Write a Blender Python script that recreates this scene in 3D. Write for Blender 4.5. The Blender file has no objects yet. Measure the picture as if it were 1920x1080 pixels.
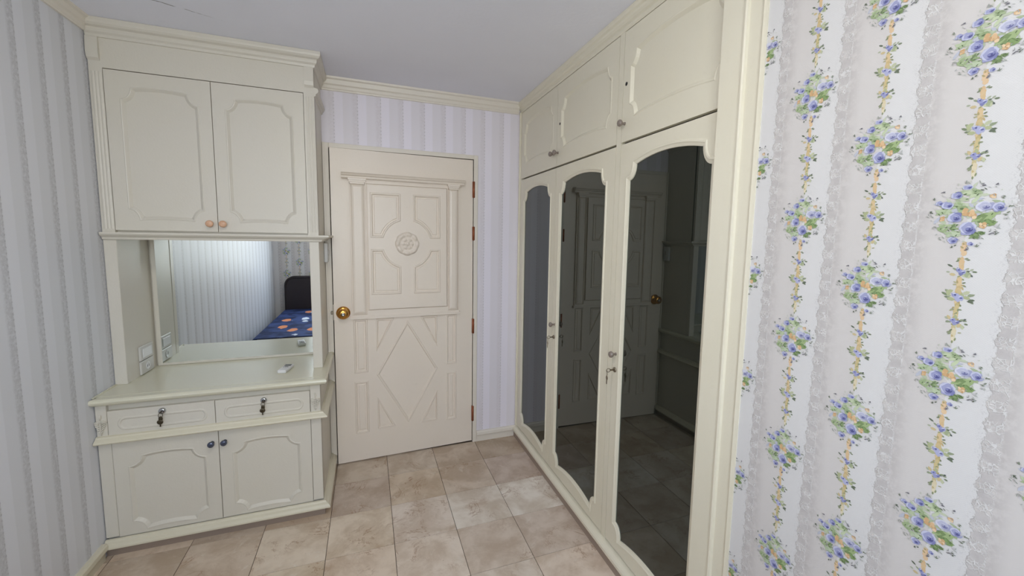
import bpy, bmesh, math, random
from mathutils import Vector, Matrix
random.seed(7)
PI = math.pi
S = bpy.context.scene
COL = S.collection

# ------------------------------------------------------------------ camera
cam_data = bpy.data.cameras.new('camera')
cam = bpy.data.objects.new('camera', cam_data)
COL.objects.link(cam)
yaw, pit, rol = -0.3606, -0.1024, 0.0178
fwd = Vector((-math.sin(yaw) * math.cos(pit), math.cos(yaw) * math.cos(pit), math.sin(pit)))
rgt = Vector((math.cos(yaw), math.sin(yaw), 0))
upv = rgt.cross(fwd)
r2 = rgt * math.cos(rol) + upv * math.sin(rol)
u2 = -rgt * math.sin(rol) + upv * math.cos(rol)
cam.matrix_world = Matrix(((r2.x, u2.x, -fwd.x, 1.1508), (r2.y, u2.y, -fwd.y, -2.8317),
                           (r2.z, u2.z, -fwd.z, 1.4950), (0, 0, 0, 1)))
cam_data.sensor_width = 36.0
cam_data.lens = 775.8866 / 1920 * 36.0
cam_data.shift_x = -21.3241 / 1920
cam_data.shift_y = -15.7632 / 1920
cam_data.clip_start = 0.02
S.camera = cam

# ------------------------------------------------------------------ world, daylight, exposure
W = bpy.data.worlds.new('daylight')
S.world = W
W.use_nodes = True
wn, wl = W.node_tree.nodes, W.node_tree.links
wn.clear()
w_tc = wn.new('ShaderNodeTexCoord')
w_sep = wn.new('ShaderNodeSeparateXYZ')
w_ramp = wn.new('ShaderNodeValToRGB')
w_bg = wn.new('ShaderNodeBackground')
w_out = wn.new('ShaderNodeOutputWorld')
w_map = wn.new('ShaderNodeMapRange')
w_map.inputs['From Min'].default_value = -1
w_map.inputs['From Max'].default_value = 1
wl.new(w_tc.outputs['Generated'], w_sep.inputs[0])
wl.new(w_sep.outputs['Z'], w_map.inputs['Value'])
wl.new(w_map.outputs[0], w_ramp.inputs['Fac'])
cr = w_ramp.color_ramp
cr.elements[0].position = 0.46; cr.elements[0].color = (0.66, 0.67, 0.68, 1)      # unseen ground below the horizon, brightened to send light up to the ceiling
cr.elements[1].position = 0.54; cr.elements[1].color = (0.89, 0.925, 1.0, 1)       # hazy sky
e = cr.elements.new(1.0); e.color = (0.62, 0.75, 1.0, 1)
wl.new(w_ramp.outputs[0], w_bg.inputs['Color'])
w_bg.inputs['Strength'].default_value = 13.0
wl.new(w_bg.outputs[0], w_out.inputs[0])

WX0, WX1, WZ0, WZ1 = 0.43, 1.58, 0.98, 2.30         # the window, in the wall behind the camera
YF = -3.45
LX, LY, LAMP = 1.00, -2.05, 28.0                      # ceiling lamp: place and strength
pl = bpy.data.lights.new('window_daylight', 'AREA')  # sky portal: only guides sampling through the window
pl.shape = 'RECTANGLE'; pl.size = WX1 - WX0; pl.size_y = WZ1 - WZ0
pl.cycles.is_portal = True
po = bpy.data.objects.new('window_daylight', pl)
COL.objects.link(po)
po.location = ((WX0 + WX1) / 2, YF - 0.13, (WZ0 + WZ1) / 2)
po.rotation_euler = (PI / 2, 0, 0)                   # local -Z looks along +Y, into the room

S.view_settings.view_transform = 'Standard'
S.view_settings.look = 'None'
S.view_settings.gamma = 1.0
S.view_settings.use_curve_mapping = False
S.view_settings.exposure = -0.04
try:
    S.cycles.use_denoising = True
    S.cycles.max_bounces = 10
    S.cycles.diffuse_bounces = 6
    S.cycles.transparent_max_bounces = 10
    S.cycles.sample_clamp_indirect = 8.0
except Exception:
    pass

# ------------------------------------------------------------------ materials
def lin(c):
    return tuple(((x / 255) / 12.92 if x / 255 <= 0.04045 else (((x / 255) + 0.055) / 1.055) ** 2.4) for x in c)

class NT:
    """small helper for building node trees"""
    def __init__(s, name):
        s.m = bpy.data.materials.new(name); s.m.use_nodes = True
        s.t = s.m.node_tree; s.t.nodes.clear()
        s.out = s.t.nodes.new('ShaderNodeOutputMaterial')
    def n(s, typ, **kw):
        x = s.t.nodes.new(typ)
        for k, v in kw.items(): setattr(x, k, v)
        return x
    def l(s, a, b): s.t.links.new(a, b)
    def put(s, sock, v):
        if isinstance(v, bpy.types.NodeSocket): s.l(v, sock)
        else: sock.default_value = v
    def math(s, op, a, b=0.0, c=0.0, clamp=False):
        x = s.n('ShaderNodeMath', operation=op, use_clamp=clamp)
        for i, v in enumerate((a, b, c)): s.put(x.inputs[i], v)
        return x.outputs[0]
    def smooth(s, v, a, b):
        x = s.n('ShaderNodeMapRange', interpolation_type='SMOOTHSTEP')
        s.put(x.inputs['Value'], v); x.inputs['From Min'].default_value = a; x.inputs['From Max'].default_value = b
        return x.outputs[0]
    def mix(s, f, a, b, mode='MIX'):
        x = s.n('ShaderNodeMix', data_type='RGBA', blend_type=mode)
        s.put(x.inputs[0], f)
        for i, v in ((6, a), (7, b)):
            s.put(x.inputs[i], v if isinstance(v, bpy.types.NodeSocket) else (*v[:3], 1))
        return x.outputs[2]
    def noise(s, scale, detail=3, rough=0.5, vec=None, dist=0.0):
        x = s.n('ShaderNodeTexNoise'); x.inputs['Scale'].default_value = scale
        x.inputs['Detail'].default_value = detail; x.inputs['Roughness'].default_value = rough
        x.inputs['Distortion'].default_value = dist
        if vec is not None: s.l(vec, x.inputs['Vector'])
        return x.outputs['Fac']
    def obj(s): return s.n('ShaderNodeTexCoord').outputs['Object']
    def pos(s): return s.n('ShaderNodeNewGeometry').outputs['Position']
    def bsdf(s, color, rough=0.5, metal=0.0, bump=None, bdist=0.002, spec=0.5, coat=0.0):
        b = s.n('ShaderNodeBsdfPrincipled')
        s.put(b.inputs['Base Color'], color if isinstance(color, bpy.types.NodeSocket) else (*color[:3], 1))
        s.put(b.inputs['Roughness'], rough); b.inputs['Metallic'].default_value = metal
        b.inputs['Specular IOR Level'].default_value = spec
        b.inputs['Coat Weight'].default_value = coat
        if bump is not None:
            u = s.n('ShaderNodeBump'); u.inputs['Distance'].default_value = bdist
            u.inputs['Strength'].default_value = 1.0
            s.l(bump, u.inputs['Height']); s.l(u.outputs[0], b.inputs['Normal'])
        s.l(b.outputs[0], s.out.inputs[0])
        return s.m

def plain(name, rgb, rough=0.5, metal=0.0, spec=0.5):
    t = NT(name); return t.bsdf(lin(rgb), rough, metal, spec=spec)

def paint(name, rgb, rough=0.38, yellow=(226, 216, 184)):
    """brushed gloss enamel with slight yellowing and brush relief"""
    t = NT(name); p = t.pos()
    f = t.smooth(t.noise(2.3, 3, 0.55, p), 0.35, 0.75)
    c = t.mix(t.math('MULTIPLY', f, 0.30), lin(rgb), lin(yellow))
    f2 = t.smooth(t.noise(38, 4, 0.6, p), 0.58, 0.80)
    c = t.mix(t.math('MULTIPLY', f2, 0.10), c, lin((190, 182, 160)))
    h = t.noise(120, 3, 0.6, p)
    return t.bsdf(c, rough, bump=h, bdist=0.0004)

M = {}
M['cabinet'] = paint('cream_enamel_cabinet', (214, 209, 198), 0.38, (215, 209, 190))
M['counter'] = paint('cream_enamel_counter', (215, 212, 192), 0.22, (218, 213, 184))
M['robe'] = paint('cream_enamel_wardrobe', (227, 222, 204), 0.38, (226, 218, 192))
M['door'] = paint('cream_enamel_door', (236, 226, 214), 0.33, (234, 223, 206))
M['trim'] = paint('cream_enamel_trim', (229, 223, 213), 0.38, (229, 221, 203))
M['base'] = paint('cream_enamel_plinth', (216, 210, 190), 0.33, (217, 210, 178))
M['recess'] = plain('grey_brown_plinth_wood', (158, 142, 130), 0.7)  # one even grey-brown for the set-back plinths
M['dark'] = plain('dark_gap_wood', (52, 42, 34), 0.8)
M['chrome'] = plain('chrome', (190, 192, 196), 0.12, 1.0)
M['steel'] = plain('aged_steel', (158, 148, 132), 0.32, 1.0)
M['brass'] = plain('polished_brass', (206, 152, 78), 0.20, 1.0)
M['copper'] = plain('rust_brown_hinge', (150, 88, 60), 0.45, 0.5)
M['bluemetal'] = plain('blue_grey_knob', (92, 98, 118), 0.25, 0.6)
M['crystal'] = plain('smoky_acrylic_knob', (132, 120, 112), 0.15, 0.0, 0.8)
M['white'] = plain('white_plastic', (226, 226, 226), 0.35)
M['offwhite'] = plain('ivory_plastic', (205, 203, 198), 0.4)
M['black'] = plain('black_plastic', (26, 25, 26), 0.4)
M['screen'] = plain('grey_lcd', (84, 82, 74), 0.25)
M['tag'] = plain('dark_bronze_key', (82, 74, 58), 0.4, 0.7)
M['rubber'] = plain('grey_button', (120, 120, 122), 0.6)

def knob_wood():
    t = NT('peach_wood_knob'); p = t.obj()
    f = t.noise(90, 3, 0.5, p, 1.0)
    return t.bsdf(t.mix(f, lin((200, 150, 118)), lin((226, 190, 160))), 0.3)
M['peach'] = knob_wood()

def ceiling_mat():
    t = NT('ceiling_plaster'); p = t.pos()
    sep = t.n('ShaderNodeSeparateXYZ'); t.l(p, sep.inputs[0])
    x, y = sep.outputs[0], sep.outputs[1]
    n = t.noise(1.1, 3, 0.5, p)
    c = t.mix(t.smooth(n, 0.35, 0.7), lin((240, 242, 253)), lin((234, 236, 247)))
    # an old hairline crack in the plaster above the cabinet
    wob = t.math('MULTIPLY', t.math('SUBTRACT', t.noise(22, 3, 0.6, p), 0.5), 0.022)
    line = t.math('ADD', t.math('SUBTRACT', t.math('ADD', y, 0.617), t.math('MULTIPLY', t.math('SUBTRACT', x, 0.41), 0.39)), wob)
    d = t.math('ABSOLUTE', line)
    near = t.math('SUBTRACT', 1.0, t.smooth(d, 0.0008, 0.0045))
    inside = t.math('MULTIPLY', t.smooth(x, 0.20, 0.34), t.math('SUBTRACT', 1.0, t.smooth(x, 0.47, 0.60)))
    brk = t.smooth(t.noise(30, 2, 0.5, p), 0.40, 0.58)
    c = t.mix(t.math('MULTIPLY', t.math('MULTIPLY', near, inside), t.math('MULTIPLY', brk, 0.75)), c, lin((96, 92, 92)))
    return t.bsdf(c, 0.8, bump=t.noise(60, 3, 0.5, p), bdist=0.0006, spec=0.2)
M['ceiling'] = ceiling_mat()

def striped_paper(name, axis, off, period, sign, whitec, greyc, lacec):
    """white embossed paper: plain white stripe, soft grey stripe that ends in a strip of lace"""
    t = NT(name); p = t.pos()
    sep = t.n('ShaderNodeSeparateXYZ'); t.l(p, sep.inputs[0])
    a, v = sep.outputs[axis], sep.outputs[2]
    jag = t.math('MULTIPLY', t.math('SUBTRACT', t.noise(130, 2, 0.6, p), 0.5), 0.006)
    u = t.math('MULTIPLY', t.math('ADD', t.math('SUBTRACT', a, off), jag), sign)
    u = t.math('FRACT', t.math('DIVIDE', u, period))
    white, grey, lace, edge = lin(whitec), lin(greyc), lin(lacec), lin(whitec)
    c = t.mix(t.smooth(u, 0.30, 0.345), white, grey)
    lm = t.math('MULTIPLY', t.smooth(u, 0.66, 0.80), t.math('SUBTRACT', 1.0, t.smooth(u, 0.955, 0.965)))
    bl = t.noise(75, 4, 0.7, p)
    c = t.mix(t.math('MULTIPLY', lm, t.smooth(bl, 0.25, 0.62)), c, lace)
    em = t.math('MULTIPLY', t.smooth(u, 0.955, 0.965), 0.8)
    c = t.mix(em, c, edge)
    ticks = t.math('MULTIPLY', t.math('GREATER_THAN', t.math('SINE', t.math('MULTIPLY', v, 300.0)), 0.55),
                   t.math('MULTIPLY', t.math('GREATER_THAN', u, 0.925), t.math('LESS_THAN', u, 0.965)))
    c = t.mix(t.math('MULTIPLY', ticks, 0.35), c, lin((150, 148, 156)))
    h = t.math('ADD', t.math('MULTIPLY', lm, bl), t.math('MULTIPLY', t.noise(400, 2, 0.5, p), 0.15))
    return t.bsdf(c, 0.46, bump=h, bdist=0.0003, spec=0.6)
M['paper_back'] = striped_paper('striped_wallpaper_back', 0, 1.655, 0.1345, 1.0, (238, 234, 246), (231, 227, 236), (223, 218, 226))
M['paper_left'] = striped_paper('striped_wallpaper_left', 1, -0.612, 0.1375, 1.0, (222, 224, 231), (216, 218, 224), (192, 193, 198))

PER = 0.1498      # column spacing of the floral paper
def floral_ground(name, axis, off, sign):
    t = NT(name); p = t.pos()
    sep = t.n('ShaderNodeSeparateXYZ'); t.l(p, sep.inputs[0])
    a, v = sep.outputs[axis], sep.outputs[2]
    u0 = t.math('MULTIPLY', t.math('SUBTRACT', a, off), sign)
    k = t.math('FLOOR', t.math('DIVIDE', u0, PER))
    row = t.math('ADD', t.math('DIVIDE', v, 0.0365), t.math('MULTIPLY', k, 0.37))
    rf = t.math('FRACT', row)
    jag = t.math('MULTIPLY', t.math('SUBTRACT', t.noise(170, 3, 0.7, p), 0.5), 0.016)
    scal = t.math('MULTIPLY', t.math('SINE', t.math('MULTIPLY', row, 2 * PI)), 0.0022)
    u = t.math('MULTIPLY', t.math('FRACT', t.math('DIVIDE', u0, PER)), PER)
    uj = t.math('ADD', u, t.math('ADD', jag, scal))
    white, soft, greyl, edge = lin((216, 215, 215)), lin((208, 204, 202)), lin((182, 177, 176)), lin((226, 226, 226))
    # white field with a fine net of dots
    net = t.math('MULTIPLY', t.math('SINE', t.math('MULTIPLY', a, 2 * PI / 0.0042)), t.math('SINE', t.math('MULTIPLY', v, 2 * PI / 0.0042)))
    wf = t.mix(t.math('MULTIPLY', t.smooth(net, 0.45, 0.8), 0.22), white, lin((190, 190, 193)))
    # grey side: lace ground that fades into the soft stripe
    mott = t.noise(60, 4, 0.7, p)
    fade = t.math('SUBTRACT', 1.0, t.smooth(t.math('ADD', u, t.math('MULTIPLY', t.math('SUBTRACT', mott, 0.5), 0.03)), 0.078, 0.112))
    gs = t.mix(t.math('MULTIPLY', fade, t.math('ADD', 0.15, t.math('MULTIPLY', t.smooth(mott, 0.36, 0.64), 0.70))), soft, greyl)
    side = t.smooth(uj, 0.0555, 0.0575)
    c = t.mix(side, wf, gs)
    # beads of the lace: grey rounded blocks and white threads between them
    band = t.math('MULTIPLY', t.smooth(uj, 0.0565, 0.0585), t.math('SUBTRACT', 1.0, t.smooth(t.math('ADD', u, t.math('MULTIPLY', jag, 0.4)), 0.0765, 0.0815)))
    be = t.math('ADD', t.math('POWER', t.math('DIVIDE', t.math('SUBTRACT', t.math('ADD', u, t.math('MULTIPLY', jag, 0.25)), 0.0675), 0.0100), 4.0),
                t.math('POWER', t.math('DIVIDE', t.math('SUBTRACT', rf, 0.72), 0.22), 4.0))
    blk = t.math('SUBTRACT', 1.0, t.smooth(be, 0.6, 1.3))
    c = t.mix(t.math('MULTIPLY', t.math('MULTIPLY', band, blk), 0.60), c, lin((190, 186, 186)))
    thr = t.n('ShaderNodeTexVoronoi', feature='DISTANCE_TO_EDGE'); thr.inputs['Scale'].default_value = 150
    t.l(p, thr.inputs['Vector'])
    th = t.math('SUBTRACT', 1.0, t.smooth(thr.outputs['Distance'], 0.05, 0.11))
    gapm = t.math('MULTIPLY', band, t.math('SUBTRACT', 1.0, blk))
    c = t.mix(t.math('MULTIPLY', t.math('MULTIPLY', th, gapm), 0.6), c, edge)
    rim = t.math('MULTIPLY', t.smooth(u, 0.0770, 0.0780), t.math('SUBTRACT', 1.0, t.smooth(u, 0.0795, 0.0805)))
    c = t.mix(t.math('MULTIPLY', t.math('MULTIPLY', rim, t.smooth(mott, 0.50, 0.62)), 0.35), c, edge)
    # loose specks of lace thrown out into the white field
    spk = t.math('MULTIPLY', t.math('MULTIPLY', t.smooth(u, 0.040, 0.055), t.math('SUBTRACT', 1.0, side)), t.smooth(t.noise(330, 2, 0.6, p), 0.56, 0.62))
    c = t.mix(t.math('MULTIPLY', spk, 0.5), c, lin((190, 188, 190)))
    h = t.math('ADD', t.math('MULTIPLY', t.math('MULTIPLY', fade, side), mott), t.math('MULTIPLY', t.math('MULTIPLY', th, gapm), 0.5))
    h = t.math('ADD', h, t.math('MULTIPLY', net, 0.03))
    return t.bsdf(c, 0.5, bump=h, bdist=0.0008, spec=0.4)
M['floral_right'] = floral_ground('floral_wallpaper_right', 1, -2.1150, -1.0)
M['floral_front'] = floral_ground('floral_wallpaper_front', 0, 0.150, 1.0)

def ink_mat():
    t = NT('wallpaper_ink'); a = t.n('ShaderNodeAttribute'); a.attribute_name = 'ink'
    return t.bsdf(a.outputs['Color'], 0.55, spec=0.35)
M['ink'] = ink_mat()

def tile_mat():
    t = NT('marbled_vinyl_tile')
    oi = t.n('ShaderNodeObjectInfo')
    p = t.pos()
    off = t.n('ShaderNodeVectorMath', operation='MULTIPLY_ADD')
    cmb = t.n('ShaderNodeCombineXYZ')
    for i, k in enumerate((31.0, 57.0, 13.0)):
        t.l(t.math('MULTIPLY', oi.outputs['Random'], k), cmb.inputs[i])
    add = t.n('ShaderNodeVectorMath', operation='ADD'); t.l(p, add.inputs[0]); t.l(cmb.outputs[0], add.inputs[1])
    v = add.outputs[0]
    base = oi.outputs['Color']
    n1 = t.noise(5.5, 6, 0.62, v, 0.35)
    c = t.mix(t.smooth(n1, 0.36, 0.66), t.mix(1.0, base, (0.84, 0.79, 0.73), 'MULTIPLY'), t.mix(1.0, base, (1.12, 1.13, 1.14), 'MULTIPLY'))
    n2 = t.noise(8, 7, 0.70, v, 0.5)
    c = t.mix(t.math('MULTIPLY', t.smooth(n2, 0.55, 0.74), 0.45), c, lin((170, 138, 108)))
    n3 = t.math('ABSOLUTE', t.math('SUBTRACT', t.noise(5.0, 7, 0.72, v, 1.1), 0.5))
    vein = t.math('MULTIPLY', t.math('SUBTRACT', 1.0, t.smooth(n3, 0.0, 0.022)), t.smooth(t.noise(5, 2, 0.5, v), 0.50, 0.66))
    c = t.mix(t.math('MULTIPLY', vein, 0.70), c, lin((146, 106, 70)))
    n5 = t.noise(16, 5, 0.7, v, 0.6)
    c = t.mix(t.math('MULTIPLY', t.smooth(n5, 0.55, 0.76), 0.42), c, lin((232, 226, 216)))
    n4 = t.smooth(t.noise(48, 3, 0.6, v), 0.70, 0.78)
    c = t.mix(t.math('MULTIPLY', n4, 0.45), c, lin((120, 96, 76)))
    r = t.math('ADD', 0.36, t.math('MULTIPLY', n1, 0.22))
    return t.bsdf(c, r, bump=t.noise(70, 3, 0.5, p), bdist=0.0006, spec=0.4)
M['tile'] = tile_mat()
M['grout'] = plain('dark_tile_joint', (92, 78, 64), 0.9)

def tinted_mirror():
    t = NT('dark_tinted_mirror')
    g = t.n('ShaderNodeBsdfGlossy'); g.inputs['Color'].default_value = (0.048, 0.056, 0.050, 1); g.inputs['Roughness'].default_value = 0.012
    d = t.n('ShaderNodeBsdfDiffuse'); d.inputs['Color'].default_value = (0.006, 0.008, 0.007, 1)
    a = t.n('ShaderNodeAddShader'); t.l(g.outputs[0], a.inputs[0]); t.l(d.outputs[0], a.inputs[1])
    f = t.n('ShaderNodeFresnel'); f.inputs['IOR'].default_value = 1.58
    h = t.n('ShaderNodeBsdfGlossy'); h.inputs['Roughness'].default_value = 0.012
    m = t.n('ShaderNodeMixShader'); t.l(f.outputs[0], m.inputs[0]); t.l(a.outputs[0], m.inputs[1]); t.l(h.outputs[0], m.inputs[2])
    t.l(m.outputs[0], t.out.inputs[0]); return t.m
M['tinted'] = tinted_mirror()
def mirror():
    t = NT('old_silver_mirror')
    g = t.n('ShaderNodeBsdfGlossy'); g.inputs['Color'].default_value = (0.84, 0.88, 0.87, 1); g.inputs['Roughness'].default_value = 0.004
    t.l(g.outputs[0], t.out.inputs[0]); return t.m
M['mirror'] = mirror()
def pane_glass():
    t = NT('window_glass')
    tr = t.n('ShaderNodeBsdfTransparent'); tr.inputs[0].default_value = (0.96, 0.98, 0.97, 1)
    g = t.n('ShaderNodeBsdfGlossy'); g.inputs['Roughness'].default_value = 0.01
    m = t.n('ShaderNodeMixShader'); m.inputs[0].default_value = 0.06; t.l(tr.outputs[0], m.inputs[1]); t.l(g.outputs[0], m.inputs[2])
    t.l(m.outputs[0], t.out.inputs[0]); return t.m
M['glass'] = pane_glass()
def bedspread():
    t = NT('navy_printed_bedspread'); p = t.pos()
    mp = t.n('ShaderNodeMapping'); mp.inputs['Scale'].default_value = (4.2, 2.4, 1); t.l(p, mp.inputs[0])
    vo = t.n('ShaderNodeTexVoronoi'); vo.inputs['Scale'].default_value = 1.6; t.l(mp.outputs[0], vo.inputs['Vector'])
    sp = t.n('ShaderNodeSeparateColor'); t.l(vo.outputs['Color'], sp.inputs[0])
    blob = t.math('SUBTRACT', 1.0, t.smooth(t.math('ADD', vo.outputs['Distance'], t.math('MULTIPLY', t.noise(14, 2, 0.5, p), 0.3)), 0.46, 0.50))
    c = t.mix(t.smooth(t.noise(7, 3, 0.5, p), 0.4, 0.6), lin((30, 41, 76)), lin((56, 72, 118)))
    c = t.mix(t.math('MULTIPLY', blob, t.math('GREATER_THAN', sp.outputs[0], 0.62)), c, lin((212, 138, 96)))
    c = t.mix(t.math('MULTIPLY', blob, t.math('LESS_THAN', sp.outputs[0], 0.25)), c, lin((206, 214, 226)))
    return t.bsdf(c, 0.8, spec=0.2)
M['bedspread'] = bedspread()
M['headboard'] = plain('dark_brown_vinyl', (44, 36, 40), 0.4)
M['mattress'] = plain('pale_ticking', (200, 200, 205), 0.8)

# ------------------------------------------------------------------ mesh helpers
class MB:
    def __init__(s): s.b = bmesh.new()
    def box(s, x0, x1, y0, y1, z0, z1, bev=0.0):
        vs = [s.b.verts.new((x, y, z)) for x in (x0, x1) for y in (y0, y1) for z in (z0, z1)]
        fs = [s.b.faces.new([vs[i] for i in q]) for q in ((0, 1, 3, 2), (4, 6, 7, 5), (0, 4, 5, 1), (2, 3, 7, 6), (0, 2, 6, 4), (1, 5, 7, 3))]
        if bev:
            es = list({e for f in fs for e in f.edges})
            bmesh.ops.bevel(s.b, geom=es, offset=bev, segments=1, affect='EDGES', profile=0.5)
        return s
    def prism(s, prof, f3, t0, t1):
        """closed 2D profile swept from t0 to t1; f3(p, q, t) -> xyz; t0/t1 may be functions of (p, q) for mitres"""
        g = lambda t, p, q: t(p, q) if callable(t) else t
        a = [s.b.verts.new(f3(p, q, g(t0, p, q))) for p, q in prof]
        c = [s.b.verts.new(f3(p, q, g(t1, p, q))) for p, q in prof]
        n = len(prof)
        for i in range(n):
            s.b.faces.new((a[i], a[(i + 1) % n], c[(i + 1) % n], c[i]))
        s.fill(a); s.fill(c)
        return s
    def fill(s, loop):
        es = []
        n = len(loop)
        for i in range(n):
            e = s.b.edges.get((loop[i], loop[(i + 1) % n])) or s.b.edges.new((loop[i], loop[(i + 1) % n]))
            es.append(e)
        bmesh.ops.triangle_fill(s.b, use_beauty=True, use_dissolve=False, edges=es)
    def plate(s, outer, holes, t, f3):
        """board with moulded, sunk or raised panels. outer: outline; holes: (outline, [(inset, height)...], filled); t thickness; f3(a, b, h)"""
        V = lambda L, h: [s.b.verts.new(f3(a, b, h)) for a, b in L]
        o = V(outer, 0)
        es = [s.b.edges.new((o[i], o[(i + 1) % len(o)])) for i in range(len(o))]
        rings = []
        for outline, prof, filled in holes:
            r = V(offset(outline, prof[0][0]), prof[0][1])
            es += [s.b.edges.new((r[i], r[(i + 1) % len(r)])) for i in range(len(r))]
            rings.append(r)
        bmesh.ops.triangle_fill(s.b, use_beauty=True, use_dissolve=False, edges=es)
        for (outline, prof, filled), r in zip(holes, rings):
            last = r
            for ins, h in prof[1:]:
                nx = V(offset(outline, ins), h)
                for i in range(len(nx)):
                    j = (i + 1) % len(nx)
                    s.b.faces.new((last[i], last[j], nx[j], nx[i]))
                last = nx
            if filled: s.fill(last)
        k = V(outer, -t)
        for i in range(len(o)):
            j = (i + 1) % len(o)
            s.b.faces.new((o[i], k[i], k[j], o[j]))
        if all(f for _, _, f in holes): s.fill(k)
        else:
            es = [s.b.edges.get((k[i], k[(i + 1) % len(k)])) for i in range(len(k))]
            for outline, prof, filled in holes:
                r = V(offset(outline, prof[-1][0] + .004), -t)
                es += [s.b.edges.new((r[i], r[(i + 1) % len(r)])) for i in range(len(r))]
            bmesh.ops.triangle_fill(s.b, use_beauty=True, use_dissolve=False, edges=es)
        return s
    def lathe(s, prof, c, axis, n=16):
        ax = Vector(axis).normalized(); c = Vector(c)
        e1 = ax.orthogonal().normalized(); e2 = ax.cross(e1)
        rows = []
        for r, h in prof:
            if r < 1e-6: rows.append([s.b.verts.new(c + ax * h)])
            else: rows.append([s.b.verts.new(c + ax * h + (e1 * math.cos(2 * PI * i / n) + e2 * math.sin(2 * PI * i / n)) * r) for i in range(n)])
        for A, B in zip(rows, rows[1:]):
            for i in range(n):
                j = (i + 1) % n
                q = [A[i % len(A)], A[j % len(A)], B[j % len(B)], B[i % len(B)]]
                q = list(dict.fromkeys(q))
                if len(q) > 2:
                    f = s.b.faces.new(q); f.smooth = True
        return s
    def tube(s, pts, r, n=8, closed=False):
        pts = [Vector(p) for p in pts]; rows = []
        for i, p in enumerate(pts):
            a = pts[(i + 1) % len(pts)] if closed or i + 1 < len(pts) else pts[i]
            b = pts[i - 1] if closed or i > 0 else pts[i]
            t = (a - b).normalized(); e1 = t.orthogonal().normalized()
            if rows:
                e1 = (rows_e - t * rows_e.dot(t)).normalized()
            rows_e = e1; e2 = t.cross(e1)
            rows.append([s.b.verts.new(p + (e1 * math.cos(2 * PI * k / n) + e2 * math.sin(2 * PI * k / n)) * r) for k in range(n)])
        m = len(rows)
        for i in range(m if closed else m - 1):
            for k in range(n):
                f = s.b.faces.new((rows[i][k], rows[i][(k + 1) % n], rows[(i + 1) % m][(k + 1) % n], rows[(i + 1) % m][k])); f.smooth = True
        if not closed:
            s.b.faces.new(rows[0]); s.b.faces.new(rows[-1])
        return s
    def ell(s, c, r, nu=10, nv=6, rot=None):
        c = Vector(c); R = rot or Matrix.Identity(3); rows = []
        for i in range(nv + 1):
            th = PI * i / nv
            if i in (0, nv): rows.append([s.b.verts.new(c + R @ Vector((0, 0, r[2] * math.cos(th))))])
            else: rows.append([s.b.verts.new(c + R @ Vector((r[0] * math.sin(th) * math.cos(2 * PI * k / nu), r[1] * math.sin(th) * math.sin(2 * PI * k / nu), r[2] * math.cos(th)))) for k in range(nu)])
        for A, B in zip(rows, rows[1:]):
            for k in range(nu):
                j = (k + 1) % nu
                q = list(dict.fromkeys([A[k % len(A)], A[j % len(A)], B[j % len(B)], B[k % len(B)]]))
                f = s.b.faces.new(q); f.smooth = True
        return s
    def done(s, name, mat, parent=None, org=None):
        bmesh.ops.recalc_face_normals(s.b, faces=s.b.faces[:])
        o_ = Vector(org) if org is not None else ORG.get(parent, Vector((0, 0, 0)))
        if o_.length: bmesh.ops.translate(s.b, verts=s.b.verts[:], vec=-o_)
        me = bpy.data.meshes.new(name); s.b.to_mesh(me); s.b.free()
        me.materials.append(M[mat] if isinstance(mat, str) else mat)
        ob = bpy.data.objects.new(name, me); COL.objects.link(ob)
        if parent is not None:
            ob.parent = parent; ORG[ob] = o_
        else:
            ob.location = o_; ORG[ob] = o_
        return ob
ORG = {}

def offset(L, d):
    """inset a counter-clockwise outline by d (negative = outward)"""
    if abs(d) < 1e-9: return list(L)
    out = []; n = len(L)
    for i in range(n):
        p, c, q = Vector(L[i - 1]), Vector(L[i]), Vector(L[(i + 1) % n])
        a = (c - p).normalized(); b = (q - c).normalized()
        na, nb = Vector((-a.y, a.x)), Vector((-b.y, b.x))
        m = na + nb
        k = m.length
        m = m / k if k > 1e-6 else na
        dn = max(0.45, m.dot(na))
        out.append(tuple(c + m * (d / dn)))
    return out

def rect(a0, a1, b0, b1): return [(a0, b0), (a1, b0), (a1, b1), (a0, b1)]
def poly_ccw(L):
    A = sum(L[i - 1][0] * L[i][1] - L[i][0] * L[i - 1][1] for i in range(len(L)))
    return L if A > 0 else L[::-1]

def eared(a0, a1, b0, b1, ea, eb, bow_t, bow_b, n=7, m=14):
    """panel outline with a scotia cut from every corner and bowed top and bottom edges (counter-clockwise)"""
    L = []
    arc = lambda cx, cy, t0, t1: [(cx + ea * math.cos(t0 + (t1 - t0) * i / n), cy + eb * math.sin(t0 + (t1 - t0) * i / n)) for i in range(n + 1)]
    L += arc(a0, b0, PI / 2, 0)                                   # lower-left ear
    for i in range(1, m):
        s = i / m; L.append((a0 + ea + (a1 - a0 - 2 * ea) * s, b0 + bow_b * 4 * s * (1 - s)))
    L += arc(a1, b0, PI, PI / 2)
    L += arc(a1, b1, -PI / 2, -PI)
    for i in range(1, m):
        s = i / m; L.append((a1 - ea - (a1 - a0 - 2 * ea) * s, b1 + bow_t * 4 * s * (1 - s)))
    L += arc(a0, b1, 0, -PI / 2)
    return L

def thing(name, loc, label, cat, group=None):
    o = bpy.data.objects.new(name, None); COL.objects.link(o); o.location = loc
    o.empty_display_size = 0.1
    ORG[o] = Vector(loc); o['label'] = label; o['category'] = cat
    if group: o['group'] = group
    return o
def tag(o, label, cat, group=None):
    o['label'] = label; o['category'] = cat
    if group: o['group'] = group
    return o
def struct(o): o['kind'] = 'structure'; return o

CEIL = 2.42
XR = 2.147          # face of the floral wall
XW = 2.177          # face of the wardrobe doors
YC0, YC1 = -1.822, -1.978   # the post beside the wardrobe

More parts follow.
